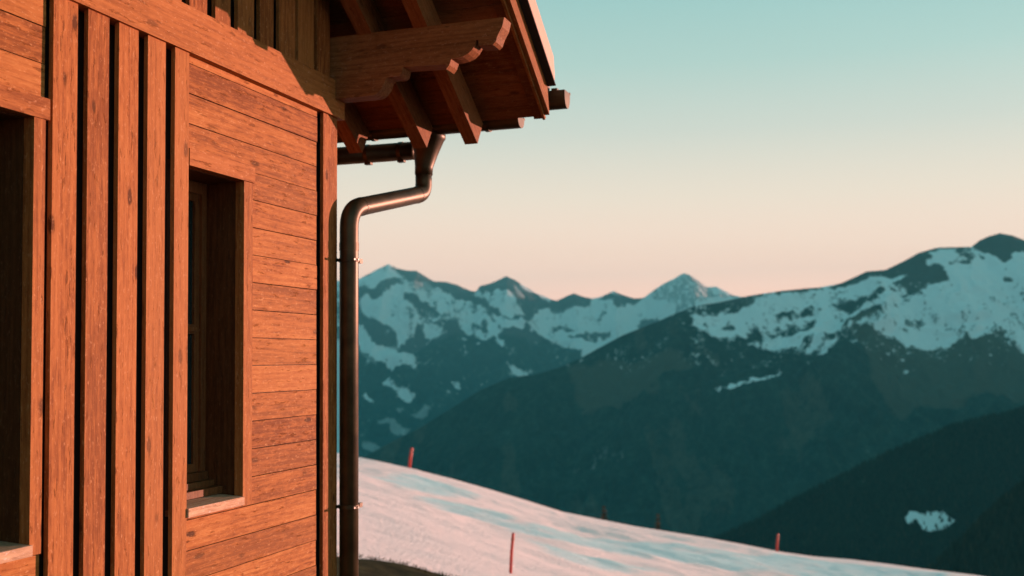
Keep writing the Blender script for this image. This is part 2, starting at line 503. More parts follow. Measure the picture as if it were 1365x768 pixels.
# closed collector pipe below
bm = bmesh.new(); tube(bm, [(5.42, 2.47, 1.184), (5.42, 7.6, 1.20)], .0515, 24)
cp = build('collector_pipe', bm, METAL, hut, smooth=True)
for y in (2.55, 2.76, 3.4):
    bm = bmesh.new(); tube(bm, [(5.42, y-.012, 1.185), (5.42, y+.012, 1.185)], .0545, 24)
    box(bm, 5.405, 5.435, y-.02, y+.02, 1.122, 1.134)
    build('pipe_bracket', bm, METAL, cp, bevel=0)
# ---- hopper and downpipe
bm = bmesh.new()
tube(bm, [(5.36, 2.36, 1.262), (5.36, 2.36, 1.236), (5.36, 2.362, 1.232), (5.36, 2.372, 1.15), (5.36, 2.384, 1.075), (5.36, 2.386, 1.03)], [.100, .100, .094, .068, .051, .050], 28)
build('rain_hopper', bm, METAL, hut, smooth=True)
bm = bmesh.new()
path = fillet([(5.36, 2.386, 1.06), (5.36, 2.386, .925), (4.612, 2.455, .742), (4.612, 2.455, -2.05)], .125, 12)
tube(bm, path, .0465, 28)
dp = build('downpipe', bm, METAL, hut, smooth=True)
for z in (.60, .66):      # socket joint lines
    pass
bm = bmesh.new(); tube(bm, [(4.612, 2.455, .575), (4.612, 2.455, .535)], .0485, 28)
build('pipe_socket', bm, METAL, dp, smooth=False)
for a, b in ((path[13], path[14]), (path[12], path[11])):
    pass
d0 = (Vector(path[14])-Vector(path[13])).normalized()
for p in (Vector(path[13])+d0*.012, Vector(path[14])-d0*.012):
    bm = bmesh.new(); tube(bm, [p-d0*.006, p+d0*.006], .0478, 28)
    build('pipe_seam', bm, METAL, dp)
for z in (.488, -.717):
    bm = bmesh.new()
    tube(bm, [(4.612, 2.455, z-.009), (4.612, 2.455, z+.009)], .0505, 28)
    box(bm, 4.560, 4.640, 2.4995, 2.5035, z-.008, z+.008)       # arm back to the corner board
    box(bm, 4.655, 4.685, 2.425, 2.432, z-.011, z+.011); box(bm, 4.655, 4.685, 2.418, 2.424, z-.011, z+.011)
    cl = build('pipe_clamp', bm, METAL, dp)
    bm = bmesh.new()
    for k in (-1, 1):
        tube(bm, [(4.584+.012*k, 2.4035-.004*k, z), (4.582+.012*k, 2.3965-.004*k, z)], .0055, 8)
    build('screw', bm, STEEL, cl)
# ------------------------------------------------------------------ terrain
def grid_mesh(name, X, Y, Z, mat, attrs=None, kind='structure', flip=False):
    n, m = X.shape
    me = bpy.data.meshes.new(name)
    co = np.stack([X, Y, Z], -1).reshape(-1, 3).astype(np.float32)
    idx = np.arange(n*m).reshape(n, m)
    q = np.stack([idx[:-1, :-1], idx[1:, :-1], idx[1:, 1:], idx[:-1, 1:]], -1).reshape(-1, 4)
    if flip: q = q[:, ::-1]
    me.vertices.add(len(co)); me.vertices.foreach_set('co', co.ravel())
    me.loops.add(q.size); me.loops.foreach_set('vertex_index', q.ravel().astype(np.int32))
    me.polygons.add(len(q)); me.polygons.foreach_set('loop_start', np.arange(0, q.size, 4, dtype=np.int32))
    me.polygons.foreach_set('use_smooth', np.ones(len(q), bool))
    me.update(calc_edges=True)
    for k, v in (attrs or {}).items():
        a = me.attributes.new(k, 'FLOAT', 'POINT'); a.data.foreach_set('value', v.ravel().astype(np.float32))
    me.materials.append(mat)
    o = link(bpy.data.objects.new(name, me))
    tag(o, kind=kind)
    return o

# ---- snow slope with a crest about 60 m out
CR = [(-.1461,-.0945),(-.1163,-.1003),(-.0878,-.1061),(-.0594,-.1133),(-.0239,-.1234),(.0116,-.1342),(.047,-.1456),(.0825,-.1529),(.1179,-.1601),(.1533,-.1659),(.1887,-.1717),(.2241,-.1783),(.2595,-.1855),(.2948,-.1906),(.3302,-.1936),(.3656,-.198),(.4009,-.2031),(.4363,-.2075)]
CF = 60.0
cr_r = np.array([-300, -60, -20] + [a*CF for a, b in CR] + [45, 80, 300])
cr_z = np.array([12, 2, -3.4] + [b*CF for a, b in CR] + [-15.6, -22, -75])
def crest(r): return np.interp(r, cr_r, cr_z)
def ground(r, f):
    rr = np.maximum(r, -7 + (r+7)*.2)
    z0 = -1.67 - .25*rr - np.minimum(f, 0)*.05
    t = np.clip(f/CF, 0, 1)
    z = z0*(1-t) + crest(r)*t
    past = np.maximum(f-CF, 0)
    z = z - np.where(past < 12, past*.10 + past*past*.012, 12*.1+1.728 + (past-12)*.42)
    return z
def snow_relief(r, f):
    # wind and melt hollows, long across the fall line
    a = math.radians(-14)
    u = r*math.cos(a) + f*math.sin(a); v = -r*math.sin(a) + f*math.cos(a)
    near = np.clip((f-9)/16, 0, 1)*np.clip((CF+1-f)/6, .0, 1)
    h = fbm(u/13, v/8, 3, 5)*.50 + fbm(u/3.6, v/2.6, 3, 9)*.15 + fbm(u/1.3, v/.9, 3, 13)*.055 + fbm(u/.45, v/.32, 2, 21)*.018
    # a long shallow swale running down the slope
    w = v - (31 + 2.5*np.sin(u/9))
    h = h + .55*np.exp(-((w-6)/3.2)**2)*np.clip((u+3)/14, 0, 1) - .5*np.exp(-((w+1)/3.4)**2)*np.clip((u+3)/14, 0, 1)
    return h*near
def zg(r, f):
    r = np.asarray(r, float); f = np.asarray(f, float)
    return ground(r, f) + snow_relief(r, f)

def snow_mat():
    t = NT('snow'); tc = t.n('ShaderNodeTexCoord')
    v = tc.outputs['Object']
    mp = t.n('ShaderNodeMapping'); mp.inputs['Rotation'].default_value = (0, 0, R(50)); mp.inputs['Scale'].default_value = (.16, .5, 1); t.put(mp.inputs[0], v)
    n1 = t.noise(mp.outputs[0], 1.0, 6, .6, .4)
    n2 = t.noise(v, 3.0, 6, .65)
    at = t.n('ShaderNodeAttribute'); at.attribute_name = 'shade_tint'
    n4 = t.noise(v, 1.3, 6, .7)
    shade_tint = t.smooth(t.math('ADD', at.outputs['Fac'], t.math('ADD', t.math('MULTIPLY', t.math('SUBTRACT', n1, .5), 1.5), t.math('MULTIPLY', t.math('SUBTRACT', n4, .5), .9))), .12, .95)
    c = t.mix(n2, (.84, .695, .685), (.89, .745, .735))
    c = t.mix(t.math('MULTIPLY', shade_tint, .9), c, (.44, .68, .72))  # teal shade of the hollows put into the snow colour
    dirt = t.smooth(t.noise(v, 7.0, 6, .8), .66, .76)
    c = t.mix(t.math('MULTIPLY', dirt, .35), c, (.42, .36, .30))
    t.put(t.p.inputs['Base Color'], c); t.p.inputs['Roughness'].default_value = .75
    t.p.inputs['Specular IOR Level'].default_value = .25
    t.bump(t.math('ADD', n2, t.noise(v, 14, 5, .7)), .7, .06)
    return t.m
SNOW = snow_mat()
rs = np.unique(np.concatenate([np.linspace(-300, -40, 27), np.linspace(-40, -12, 40), np.linspace(-12, 34, 330), np.linspace(34, 300, 60)]))
fs = np.unique(np.concatenate([np.linspace(-200, -10, 30), np.linspace(-10, 10, 40), np.linspace(10, 70, 420), np.linspace(70, 260, 40)]))
FF, RR = np.meshgrid(fs, rs, indexing='ij')
X, Y = wxy(RR, FF)
SHADE_PATCHES = [[(-5.6, 41), (-4.9, 54), (-1.6, 50), (-2.4, 40), (-3.7, 36.6)],  # outlines of the shaded bands painted onto the snow
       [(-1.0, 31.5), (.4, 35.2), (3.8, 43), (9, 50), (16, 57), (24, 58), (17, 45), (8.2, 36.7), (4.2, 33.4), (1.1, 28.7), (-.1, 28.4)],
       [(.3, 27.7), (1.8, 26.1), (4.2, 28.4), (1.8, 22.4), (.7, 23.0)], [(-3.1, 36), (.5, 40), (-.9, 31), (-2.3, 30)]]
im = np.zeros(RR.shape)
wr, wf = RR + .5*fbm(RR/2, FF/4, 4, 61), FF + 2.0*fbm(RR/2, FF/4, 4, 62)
for p in SHADE_PATCHES: im[inside(wr, wf, p)] = 1
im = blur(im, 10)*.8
grid_mesh('snow_slope', X, Y, zg(RR, FF), SNOW, dict(shade_tint=im), flip=True)

# ---- bare ground and grass beside the hut
def bare_edge(r): return 13.45 + .45*np.clip(r+2.04, 0, 1.4) - .12*np.maximum(r+.6, 0) + fbm(r*1.3, r*0+3.3, 3, 3)*.3
gm = NT('bare_earth'); tc = gm.n('ShaderNodeTexCoord')
nn = gm.noise(tc.outputs['Object'], 4, 6, .65)
gm.put(gm.p.inputs['Base Color'], gm.ramp(nn, [(.3, (.014, .012, .005)), (.55, (.030, .026, .010)), (.75, (.055, .045, .018))])); gm.p.inputs['Roughness'].default_value = .95
gm.p.inputs['Specular IOR Level'].default_value = .05
gm.bump(nn, .6, .04)
rs = np.unique(np.concatenate([np.linspace(-14, -5, 20), np.linspace(-5, 3, 90), np.linspace(3, 16, 25)])); ts = 1-(1-np.linspace(0, 1, 110))**2
RR, TT = np.meshgrid(rs, ts, indexing='ij')
FF = -25.0 + (bare_edge(RR)+25.0)*TT  # unseen stretch toward the viewer added to cut bounce light under the eaves
edge = np.clip((bare_edge(RR)-FF)/1.2, 0, 1)*np.clip((FF+25)/2, 0, 1)
X, Y = wxy(RR, FF)
grid_mesh('bare_ground', X, Y, zg(RR, FF) - .05 + .11*edge + .03*fbm(RR*2, FF*2, 3, 4)*edge, gm.m)
gr = NT('dry_grass'); oi = gr.n('ShaderNodeNewGeometry')
gr.put(gr.p.inputs['Base Color'], gr.ramp(oi.outputs['Random Per Island'], [(0, (.035, .034, .010)), (.5, (.06, .05, .016)), (1, (.10, .075, .03))])); gr.p.inputs['Roughness'].default_value = .9; gr.p.inputs['Specular IOR Level'].default_value = .05
N = 26000
r = np.random.uniform(-5.0, 2.6, N); f = np.random.uniform(8, 14.6, N)
k = f < bare_edge(r)-.45+np.random.normal(0, .05, N); r, f = r[k], f[k]; N = len(r)
z = zg(r, f)+.03; x, y = wxy(r, f)
h = np.random.uniform(.008, .03, N); an = np.random.uniform(0, math.pi, N); lx, ly = np.random.normal(0, .03, (2, N)); w = .006
co = np.zeros((N, 3, 3)); 
co[:, 0] = np.stack([x-w*np.cos(an), y-w*np.sin(an), z-.02], -1); co[:, 1] = np.stack([x+w*np.cos(an), y+w*np.sin(an), z-.02], -1); co[:, 2] = np.stack([x+lx, y+ly, z+h], -1)
me = bpy.data.meshes.new('grass'); me.from_pydata(co.reshape(-1, 3).tolist(), [], np.arange(3*N).reshape(N, 3).tolist()); me.materials.append(gr.m)
tag(link(bpy.data.objects.new('grass', me)), 'short dry grass on the bare ground below the downpipe', 'grass', kind='stuff')

# ---- marker poles
POLE = plain('red_pole_paint', (.50, .035, .022), .45, 0, .15, 9)
def pole(r, f, h, rad, lean, label):
    z = float(zg(r, f)); x, y = wxy(r, f)
    t = empty('marker_pole', (x, y, z)); tag(t, label, 'pole', 'red marker poles on the snow slope')
    tx, ty = wxy(lean*h, 0)
    bm = bmesh.new()
    tube(bm, [(x, y, z-.3), (x+tx*.5, y+ty*.5, z+h*.5), (x+tx*.97, y+ty*.97, z+h*.97), (x+tx, y+ty, z+h)], [rad, rad, rad*.95, rad*.6], 12)
    build('shaft', bm, POLE, t, smooth=True)
    bm = bmesh.new()
    p = lambda s: (x+tx*s, y+ty*s, z+h*s)
    tube(bm, [p(.80), p(.88)], rad*1.12, 12)
    build('reflector_band', bm, plain('pole_band', (.42, .10, .07), .4), t)
    return t
pole(-.055, 15.9, .60, .024, .10, 'red marker pole standing nearest, at the lower edge of the snow')
pole(-.0985*59, 59.0, 1.12, .085, .16, 'short red marker pole on the snow crest close to the downpipe')
pole(.2488*60.5, 60.5, 1.0, .07, .12, 'small far red marker pole on the crest below the dark forest hill')

# ---- two young conifers behind the crest
LEAF = NT('needles'); g = LEAF.n('ShaderNodeNewGeometry')
LEAF.put(LEAF.p.inputs['Base Color'], LEAF.ramp(g.outputs['Random Per Island'], [(0, (.05, .04, .022)), (1, (.10, .075, .04))])); LEAF.p.inputs['Roughness'].default_value = .9
BARK = plain('bark', (.09, .06, .04), .9)
def conifer(r, f, ztop, h, rad, label):
    x, y = wxy(r, f); zb = ztop-h
    t = empty('spruce_tree', (x, y, zb)); tag(t, label, 'tree', 'young spruces behind the snow crest')
    bm = bmesh.new(); tube(bm, [(x, y, zb), (x, y, zb+h*.5), (x, y, ztop)], [h*.02, h*.012, .01], 8)
    build('trunk', bm, BARK, t)
    bm = bmesh.new(); rnd = random.Random(int(r*10))
    lv = 22
    for i in range(lv):
        s = i/(lv-1); zz = zb+h*(.08+.9*s); rr = rad*(1-s)**.8+.05
        for j in range(13):
            a = rnd.uniform(0, 6.283); L = rr*rnd.uniform(.65, 1.15)
            for q in range(3):
                b = a+rnd.uniform(-.25, .25); l0, l1 = L*q/3, L*(q+1.15)/3
                dz = -.28*L*(q+1)/3; wd = .16+.10*rad*(1-s)
                c0 = Vector((x+math.cos(b)*l0, y+math.sin(b)*l0, zz-.28*L*q/3+rnd.uniform(-.05, .05)))
                c1 = Vector((x+math.cos(b)*l1, y+math.sin(b)*l1, zz+dz+rnd.uniform(-.08, .05)))
                s_ = Vector((-math.sin(b), math.cos(b), rnd.uniform(-.4, .4)))*wd
                bm.faces.new([bm.verts.new(c0+s_*.6), bm.verts.new(c0-s_*.6), bm.verts.new(c1-s_), bm.verts.new(c1+Vector((0, 0, .06))+s_)])
    build('crown', bm, LEAF.m, t)
def ground_far(r, f): return float(zg(r, f))
for r, f, q, rad, lab in ((.0861*86, 86, -.1395, 1.15, 'small dark spruce top peeking over the snow crest, the left one'), (.1372*86, 86, -.1475, .95, 'small dark spruce top peeking over the snow crest, the right one')):
    zt = q*f; conifer(r, f, zt, zt-ground_far(r, f)+.3, rad*1.2, lab)

# ---- mountains
Arock = [[(-1246,964),(-1024,940),(-834,835),(-679,826),(-539,772),(-384,720),(-272,571),(-463,614),(-628,627),(-716,682),(-773,739),(-900,715),(-1038,794),(-1168,879)],[(-1446,711),(-1368,781),(-1227,847),(-1137,783),(-1269,722),(-1398,662),(-1598,637),(-1605,740)],[(-1085,653),(-986,654),(-864,533),(-721,394),(-742,359),(-891,496),(-1060,599)],[(-1582,572),(-1397,492),(-1303,471),(-1102,355),(-1106,280),(-1238,271),(-1366,354),(-1533,377)],[(-1087,255),(-919,357),(-848,258),(-779,193),(-594,209),(-668,342),(-605,343),(-438,194),(-241,126),(-131,189),(-181,289),(-20,236),(140,256),(348,125),(457,45),(609,27),(636,-1031),(-1279,-974),(-1615,278),(-1459,225),(-1256,127),(-1076,5),(-875,-116),(-944,96),(-1056,159)],[(-368,776),(-280,798),(-192,804),(-71,875),(84,784),(239,679),(376,608),(512,571),(491,507),(285,540),(230,448),(178,411),(47,566),(-45,710),(-139,743),(-260,720),(-346,705)],[(177,376),(143,340),(-102,458),(-271,553),(-382,672),(-430,634),(-321,536),(-233,410),(-84,353),(-234,445),(-85,475),(62,424)],[(-382,346),(-295,291),(-211,190),(-259,191),(-344,275)],[(413,363),(578,378),(574,335),(427,329)],[(414,597),(648,696),(858,626),(790,542),(561,543),(484,505)],[(897,635),(1071,702),(1303,634),(1416,652),(1207,549),(1100,516),(1036,588)],[(519,248),(758,275),(985,225),(780,153),(636,190)],[(1270,360),(1335,408),(1543,449),(1468,394),(1360,349)],[(437,365),(546,363),(668,321),(541,305)],[(422,155),(526,118),(654,18),(622,-291),(323,-290)]]
Agrey = [[(1398,643),(1590,766),(1788,883),(1887,874),(2056,746),(2097,629),(2470,669),(2451,616),(2085,588),(1912,539),(1787,517),(1642,464),(1615,565),(1559,610)],[(-1038,794),(-909,790),(-752,701),(-894,659),(-1026,709)],[(-36,787),(66,754),(203,667),(65,659)]]
Asnow = [[(-1014,191),(-946,112),(-950,34),(-880,-72),(-951,-56),(-1038,50),(-1066,127)],[(-156,238),(-108,254),(-130,124),(-51,-1),(-97,0),(-153,109)],[(-512,144),(-449,128),(-463,104)],[(-368,80),(-284,32),(-299,8)],[(-1080,62),(-979,61),(-903,-42),(-969,-7)],[(-1139,-122),(-1104,-90),(-1019,-204),(-851,-326),(-893,-347),(-1028,-251)],[(-1309,-169),(-1202,-249),(-1213,-272),(-1282,-216)],[(-34,-29),(51,-98),(188,-133),(101,-165),(16,-147)],[(-520,-260),(-469,-294),(-479,-387),(-530,-339)]]
Ahint = [[(-1166,-401),(-1061,-433),(-844,-614),(-911,-637),(-1010,-548)],[(-1259,-556),(-1074,-617),(-1014,-699),(-1145,-710)],[(-888,-497),(-772,-457),(-671,-517),(-773,-573)],[(-1042,-358),(-944,-406),(-948,-479),(-996,-448)],[(-1455,209),(-1231,66),(-1240,35),(-1425,161)]]
Bsnow = [[(1031,241),(1076,271),(1232,309),(1349,328),(1474,342),(1626,360),(1760,417),(1864,425),(2025,517),(2109,536),(2253,540),(2653,642),(2194,13),(2153,21),(2145,123),(2022,90),(1956,83),(1896,54),(1795,46),(1731,68),(1598,57),(1526,62),(1365,-16),(1332,-16),(1391,63),(1284,28),(1234,28),(1201,74),(1126,75),(1042,103),(984,113),(913,143),(865,154),(914,212),(971,222)],[(894,-175),(988,-144),(1104,-93),(1204,-49),(1213,-65),(1060,-132),(947,-175),(898,-185)],[(1367,-33),(1412,-21),(1449,-9),(1539,28),(1547,11),(1475,-22),(1418,-42),(1374,-52)],[(1739,-7),(1771,18),(1758,-7),(1720,-46),(1680,-93),(1677,-86),(1708,-46)]]
Brock = [[(1022,211),(1147,269),(1288,313),(1474,342),(1493,321),(1612,345),(1700,367),(1750,374),(1857,375),(1948,380),(1996,431),(2060,504),(2140,526),(2282,539),(2315,598),(2176,629),(1780,512),(1462,380),(1064,292)],[(2281,545),(2366,598),(2453,625),(2598,571),(2508,518),(2402,488),(2348,459),(2318,495),(2292,519)],[(1995,437),(2065,438),(2064,385),(2025,335),(1964,308),(1900,262),(1818,206),(1753,178),(1605,107),(1475,45),(1333,-33),(1425,27),(1619,139),(1702,161),(1815,215),(1858,264),(1809,285),(1868,334),(1949,382)],[(2076,429),(2304,491),(2296,474),(2078,418)],[(1518,233),(1617,261),(1696,283),(1774,270),(1720,217),(1608,202),(1577,222)],[(1270,216),(1437,254),(1469,223),(1348,190),(1261,192)],[(1252,167),(1432,180),(1441,160),(1303,119),(1238,129)],[(1737,159),(1801,144),(1890,166),(1882,143),(1788,122),(1730,127)],[(2323,377),(2351,365),(2336,350),(2309,358)],[(2051,298),(2074,298),(2058,283)],[(2195,266),(2252,261),(2233,247),(2194,252)],[(2248,168),(2275,186),(2258,141),(2229,141)],[(2114,150),(2152,146),(2159,29),(2140,38),(2107,80),(2088,107)],[(730,133),(790,183),(866,229),(973,276),(897,218),(836,172),(765,146)],[(963,179),(1061,196),(1085,168),(999,155)],[(959,227),(1041,240),(999,217)],[(1033,105),(1122,131),(1172,157),(1161,103),(1054,69)]]
Bbrown = [[(1532,151),(2245,137),(2097,-162),(1829,-230),(1547,-283),(1534,-140)],[(285,-45),(511,0),(789,7),(846,-77),(600,-144),(317,-247)]]
Csnow = [[(1243,-511),(1271,-492),(1292,-493),(1297,-503),(1340,-481),(1353,-495),(1367,-513),(1321,-536),(1277,-548),(1272,-533),(1272,-512),(1257,-520),(1236,-540)]]
Bhint = [[(1669,19),(1682,18),(1651,-30),(1618,-86),(1607,-124),(1593,-125),(1612,-70)],[(1646,-139),(1604,-198),(1559,-263),(1548,-263),(1601,-191),(1643,-132)],[(877,-183),(889,-190),(727,-265),(601,-305),(588,-294),(722,-254)],[(409,-393),(451,-404),(287,-536),(259,-518)],[(442,-419),(488,-402),(463,-471),(422,-507)]]

RA = [(-0.1462,0.0766),(-0.1376,0.0809),(-0.1283,0.0859),(-0.1175,0.0909),(-0.1089,0.0865),(-0.0982,0.0843),(-0.091,0.0843),(-0.0839,0.0799),(-0.0746,0.0741),(-0.0624,0.0734),(-0.0517,0.0704),(-0.041,0.0654),(-0.0346,0.0639),(-0.0302,0.0696),(-0.0231,0.071),(-0.0138,0.0745),(-0.0052,0.0788),(0.0041,0.0744),(0.0127,0.0687),(0.0234,0.0622),(0.0377,0.0564),(0.0427,0.0549),(0.052,0.0592),(0.0592,0.062),(0.0684,0.0584),(0.077,0.0569),(0.0842,0.0583),(0.0971,0.0639),(0.1056,0.0603),(0.1163,0.0567),(0.1256,0.0573),(0.1343,0.0638),(0.1451,0.0709),(0.1559,0.076),(0.1606,0.0792),(0.1645,0.0806),(0.1700,0.0790),(0.1773,0.0738),(0.1866,0.0671),(0.1952,0.0677),(0.2023,0.0641),(0.2115,0.0591),(0.2201,0.0576)]
RB = [(-0.1461,-0.0952),(-0.1163,-0.079),(-0.0878,-0.065),(-0.0592,-0.0473),(-0.0306,-0.0297),(-0.0021,-0.0177),(0.0194,-0.0157),(0.0444,-0.0087),(0.0659,0.0005),(0.0838,0.0104),(0.1053,0.0217),(0.1196,0.0273),(0.1412,0.0358),(0.1555,0.0422),(0.1735,0.0492),(0.1985,0.0527),(0.2272,0.059),(0.2559,0.0631),(0.2846,0.0659),(0.3025,0.0665),(0.3169,0.0714),(0.3385,0.0814),(0.3564,0.0827),(0.3745,0.0912),(0.389,0.0991),(0.407,0.104),(0.4392,0.1045),(0.4465,0.1103),(0.4559,0.1145),(0.4667,0.1174),(0.4789,0.1151),(0.4895,0.1108)]
RC = [(0.1745,-0.1759),(0.1959,-0.1661),(0.2137,-0.1585),(0.2316,-0.1501),(0.2531,-0.1375),(0.2817,-0.1235),(0.3032,-0.1137),(0.3319,-0.099),(0.3605,-0.0864),(0.3892,-0.0745),(0.4179,-0.0625),(0.4466,-0.0556),(0.468,-0.0514),(0.486,-0.0465)]
RD = [(0.376,-0.2121),(0.4012,-0.1911),(0.4301,-0.1645),(0.4555,-0.1399),(0.4699,-0.128),(0.4844,-0.116)]
def ridge_fn(tab, dist, left, right):
    a = left + [(p*dist, q*dist) for p, q in tab] + right
    xs = np.array([p[0] for p in a]); hs = np.array([p[1] for p in a])
    return lambda r: np.interp(r, xs, hs)

def mountain_mat(name, forest, rock, snow, brown=(.095, .08, .055), nscale=1.0):
    t = NT(name); tc = t.n('ShaderNodeTexCoord'); v = t.vmath('MULTIPLY', tc.outputs['Object'], (1, 1, .55))
    def attr(k):
        x = t.n('ShaderNodeAttribute'); x.attribute_name = k; return x.outputs['Fac']
    n1 = t.noise(v, .006*nscale, 6, .65); n2 = t.noise(v, .022*nscale, 6, .7); n3 = t.noise(v, .07*nscale, 5, .75)
    det = t.math('ADD', t.math('MULTIPLY', t.math('SUBTRACT', n2, .5), 1.5), t.math('MULTIPLY', t.math('SUBTRACT', n3, .5), 1.1))
    det = t.math('ADD', det, t.math('MULTIPLY', t.math('SUBTRACT', n1, .5), .9))
    s = t.smooth(t.math('ADD', attr('snow'), t.math('MULTIPLY', det, attr('rough'))), .40, .60)
    fr = t.smooth(t.math('ADD', attr('forest'), t.math('MULTIPLY', det, .5)), .35, .65)
    low = t.ramp(t.math('ADD', t.math('MULTIPLY', n2, .5), t.math('ADD', t.math('MULTIPLY', n3, .3), t.math('MULTIPLY', n1, .2))), [(.38, tuple(c*.35 for c in forest)), (.5, forest), (.64, tuple(c*2.6 for c in forest))])
    low = t.mix(t.math('MULTIPLY', t.smooth(t.math('ADD', attr('brown'), t.math('MULTIPLY', det, .5)), .3, .8), .75), low, brown)
    rk = t.ramp(n2, [(.3, tuple(c*.8 for c in rock)), (.7, tuple(c*1.2 for c in rock))])
    c = t.mix(fr, rk, low)
    c = t.mix(t.math('MULTIPLY', t.smooth(t.math('ADD', attr('haze_snow'), t.math('MULTIPLY', det, .5)), .35, .7), .35), c, snow)
    c = t.mix(s, c, t.mix(n2, tuple(x*.88 for x in snow), snow))
    t.put(t.p.inputs['Base Color'], c); t.p.inputs['Roughness'].default_value = .95
    t.p.inputs['Specular IOR Level'].default_value = .1
    t.bump(n3, .4, 6)
    return t.m

def warp(r, h, amp, sc, s):
    return (r + amp*fbm(r/sc, h/sc, 5, s, .62), h + amp*.8*fbm(r/sc, h/sc, 5, s+20, .62))

def mask(shape_r, shape_h, polys, n):
    m = np.zeros(shape_r.shape)
    for p in polys: m[inside(shape_r, shape_h, p)] = 1
    return blur(m, n)

def mountain(name, dist, ridge, k, r_cols, depth, back, relief, freq, seed, mat, masks, rstep_f, floor):
    """ridge line at distance `dist`; the face falls toward the viewer at 1/k, with spurs and gullies"""
    ts = np.concatenate([np.linspace(-back, 0, 16)[:-1], np.arange(0, depth, rstep_f), np.linspace(depth, depth*1.8, 8)])
    T, Rr = np.meshgrid(ts, r_cols, indexing='ij')
    H = ridge(Rr)
    fade = np.clip(np.abs(T)/(depth*.25), 0, 1)**.8
    sp_ = ridged(Rr*freq + fbm(Rr*freq*2, T*freq*2, 3, seed+50)*.6, T*freq*.35, 5, seed)
    big = fbm(Rr*freq*.4, T*freq*.4, 4, seed+9)
    base = H - np.abs(T)/k
    z = base + fade*relief*(sp_-.62) + fade*relief*.7*big + relief*.04*fbm(Rr*freq*9, T*freq*9, 4, seed+3)*np.clip(np.abs(T)/40, 0, 1)
    z = np.maximum(z, floor + 20*big)
    F = dist - T + relief*.5*big*fade
    X, Y = wxy(Rr, F)
    at = masks(Rr, base, T, sp_)
    return grid_mesh(name, X, Y, z, mat, at, flip=False)

# far snowy range, ~11 km
DA = 11000.0
ridA = ridge_fn(RA, DA, [(-9000, 500), (-5000, 900), (-3200, 560), (-2400, 780)], [(2700, 640), (3400, 760), (4300, 1000), (5600, 1100), (8000, 1120), (14000, 1120)])  # right end, out of view, added high to keep sun off the range
def masksA(r0, h0, T, rib):
    r, h = warp(r0, h0, 60, 130, 211)
    s = np.ones(r.shape)
    nat = np.clip((h - 60 - 160*fbm(r/700, h/500, 4, 31))/240 + .5, 0, 1)        # tree line where no survey exists
    vis = (r > -1750) & (r < 2500)
    rk = np.zeros(r.shape)
    for p in Arock: rk[inside(r, h, p)] = 1
    s = np.where(vis, 1-rk, nat)
    st = fbm(r0/42 + .8*fbm(r0/160, T/160, 3, 88), T/210, 4, 87, .6)
    s = s + .62*st*np.clip((h0+250)/350, 0, 1)
    s = s - np.clip((rib-.74)/.10, 0, 1)*.45*(h0 > 150)      # rock ribs on the crests of the spurs
    gy = np.zeros(r.shape)
    for p in Agrey: k = inside(r, h, p); s[k] = np.minimum(s[k], .40); gy[k] = .8
    for p in Asnow: s[inside(r, h, p)] = .95
    hs = np.zeros(r.shape)
    for p in Ahint: hs[inside(r, h, p)] = .7
    hs = np.maximum(hs, gy)
    rough = np.full(r.shape, 1.5)
    fo = np.clip((260-h)/200, 0, 1)
    return dict(snow=.5*blur(s, 7)+.5*blur(s, 1), rough=rough, forest=fo, brown=np.zeros(r.shape), haze_snow=blur(hs, 3))
colsA = np.unique(np.concatenate([np.linspace(-5000, -1900, 60), np.arange(-1900, 2700, 11.0), np.linspace(2700, 6000, 60)]))
MA = mountain_mat('far_range', (.022, .036, .026), (.085, .085, .08), (.90, .91, .92))
mountain('mountain_range', DA, ridA, 1.5, colsA, 2700, 2600, 300, 1/620., 3, MA, masksA, 13.0, -1450)

# big wooded mountain, ~5 km
DB = 5200.0
ridB = ridge_fn(RB, DB, [(-4000, -1300), (-1600, -1000)], [(2700, 600), (3100, 700), (3800, 860), (4800, 930), (7000, 900), (10000, 800)])  # unseen right end raised as a sun blocker for the visible face
def masksB(r0, h0, T, rib):
    r, h = warp(r0, h0, 42, 55, 311)
    s = np.zeros(r.shape)
    nat = np.clip((h - 150 - 120*fbm(r/500, h/300, 4, 41))/160 + .5, 0, 1)
    vis = r < 2560
    for p in Bsnow: s[inside(r, h, p)] = .92
    for p in Brock: s[inside(r, h, p)] = .08
    st = fbm(r0/26 + .8*fbm(r0/90, T/90, 3, 98), T/120, 4, 97, .6)
    s = s + .55*st*np.clip((h0-20)/120, 0, 1)
    s = s - np.clip((rib-.80)/.08, 0, 1)*.4
    s = np.where(vis, s, nat)
    br = np.zeros(r.shape)
    for p in Bbrown: br[inside(r, h, p)] = 1
    fo = np.clip((380-h)/200, 0, 1)
    bh = np.zeros(r.shape)
    for p in Bhint: bh[inside(r, h, p)] = .40
    clear = np.clip((fbm(r0/160, h0/260, 4, 77)-.18)/.25, 0, 1)*.6
    rough = np.where((h > -60) & (h < 330), 1.9, .9)
    return dict(snow=.5*blur(s, 14)+.5*blur(s, 2), rough=blur(rough, 8), forest=fo, brown=np.maximum(blur(br, 25), clear), haze_snow=blur(bh, 2))
colsB = np.unique(np.concatenate([np.linspace(-3000, -850, 40), np.arange(-850, 2700, 6.0), np.linspace(2700, 5500, 70)]))
MB = mountain_mat('wooded_mountain', (.020, .034, .025), (.06, .065, .055), (.90, .91, .92), nscale=1.6)
mountain('mountain', DB, ridB, 1.5, colsB, 1900, 2600, 190, 1/380., 17, MB, masksB, 7.0, -1450)

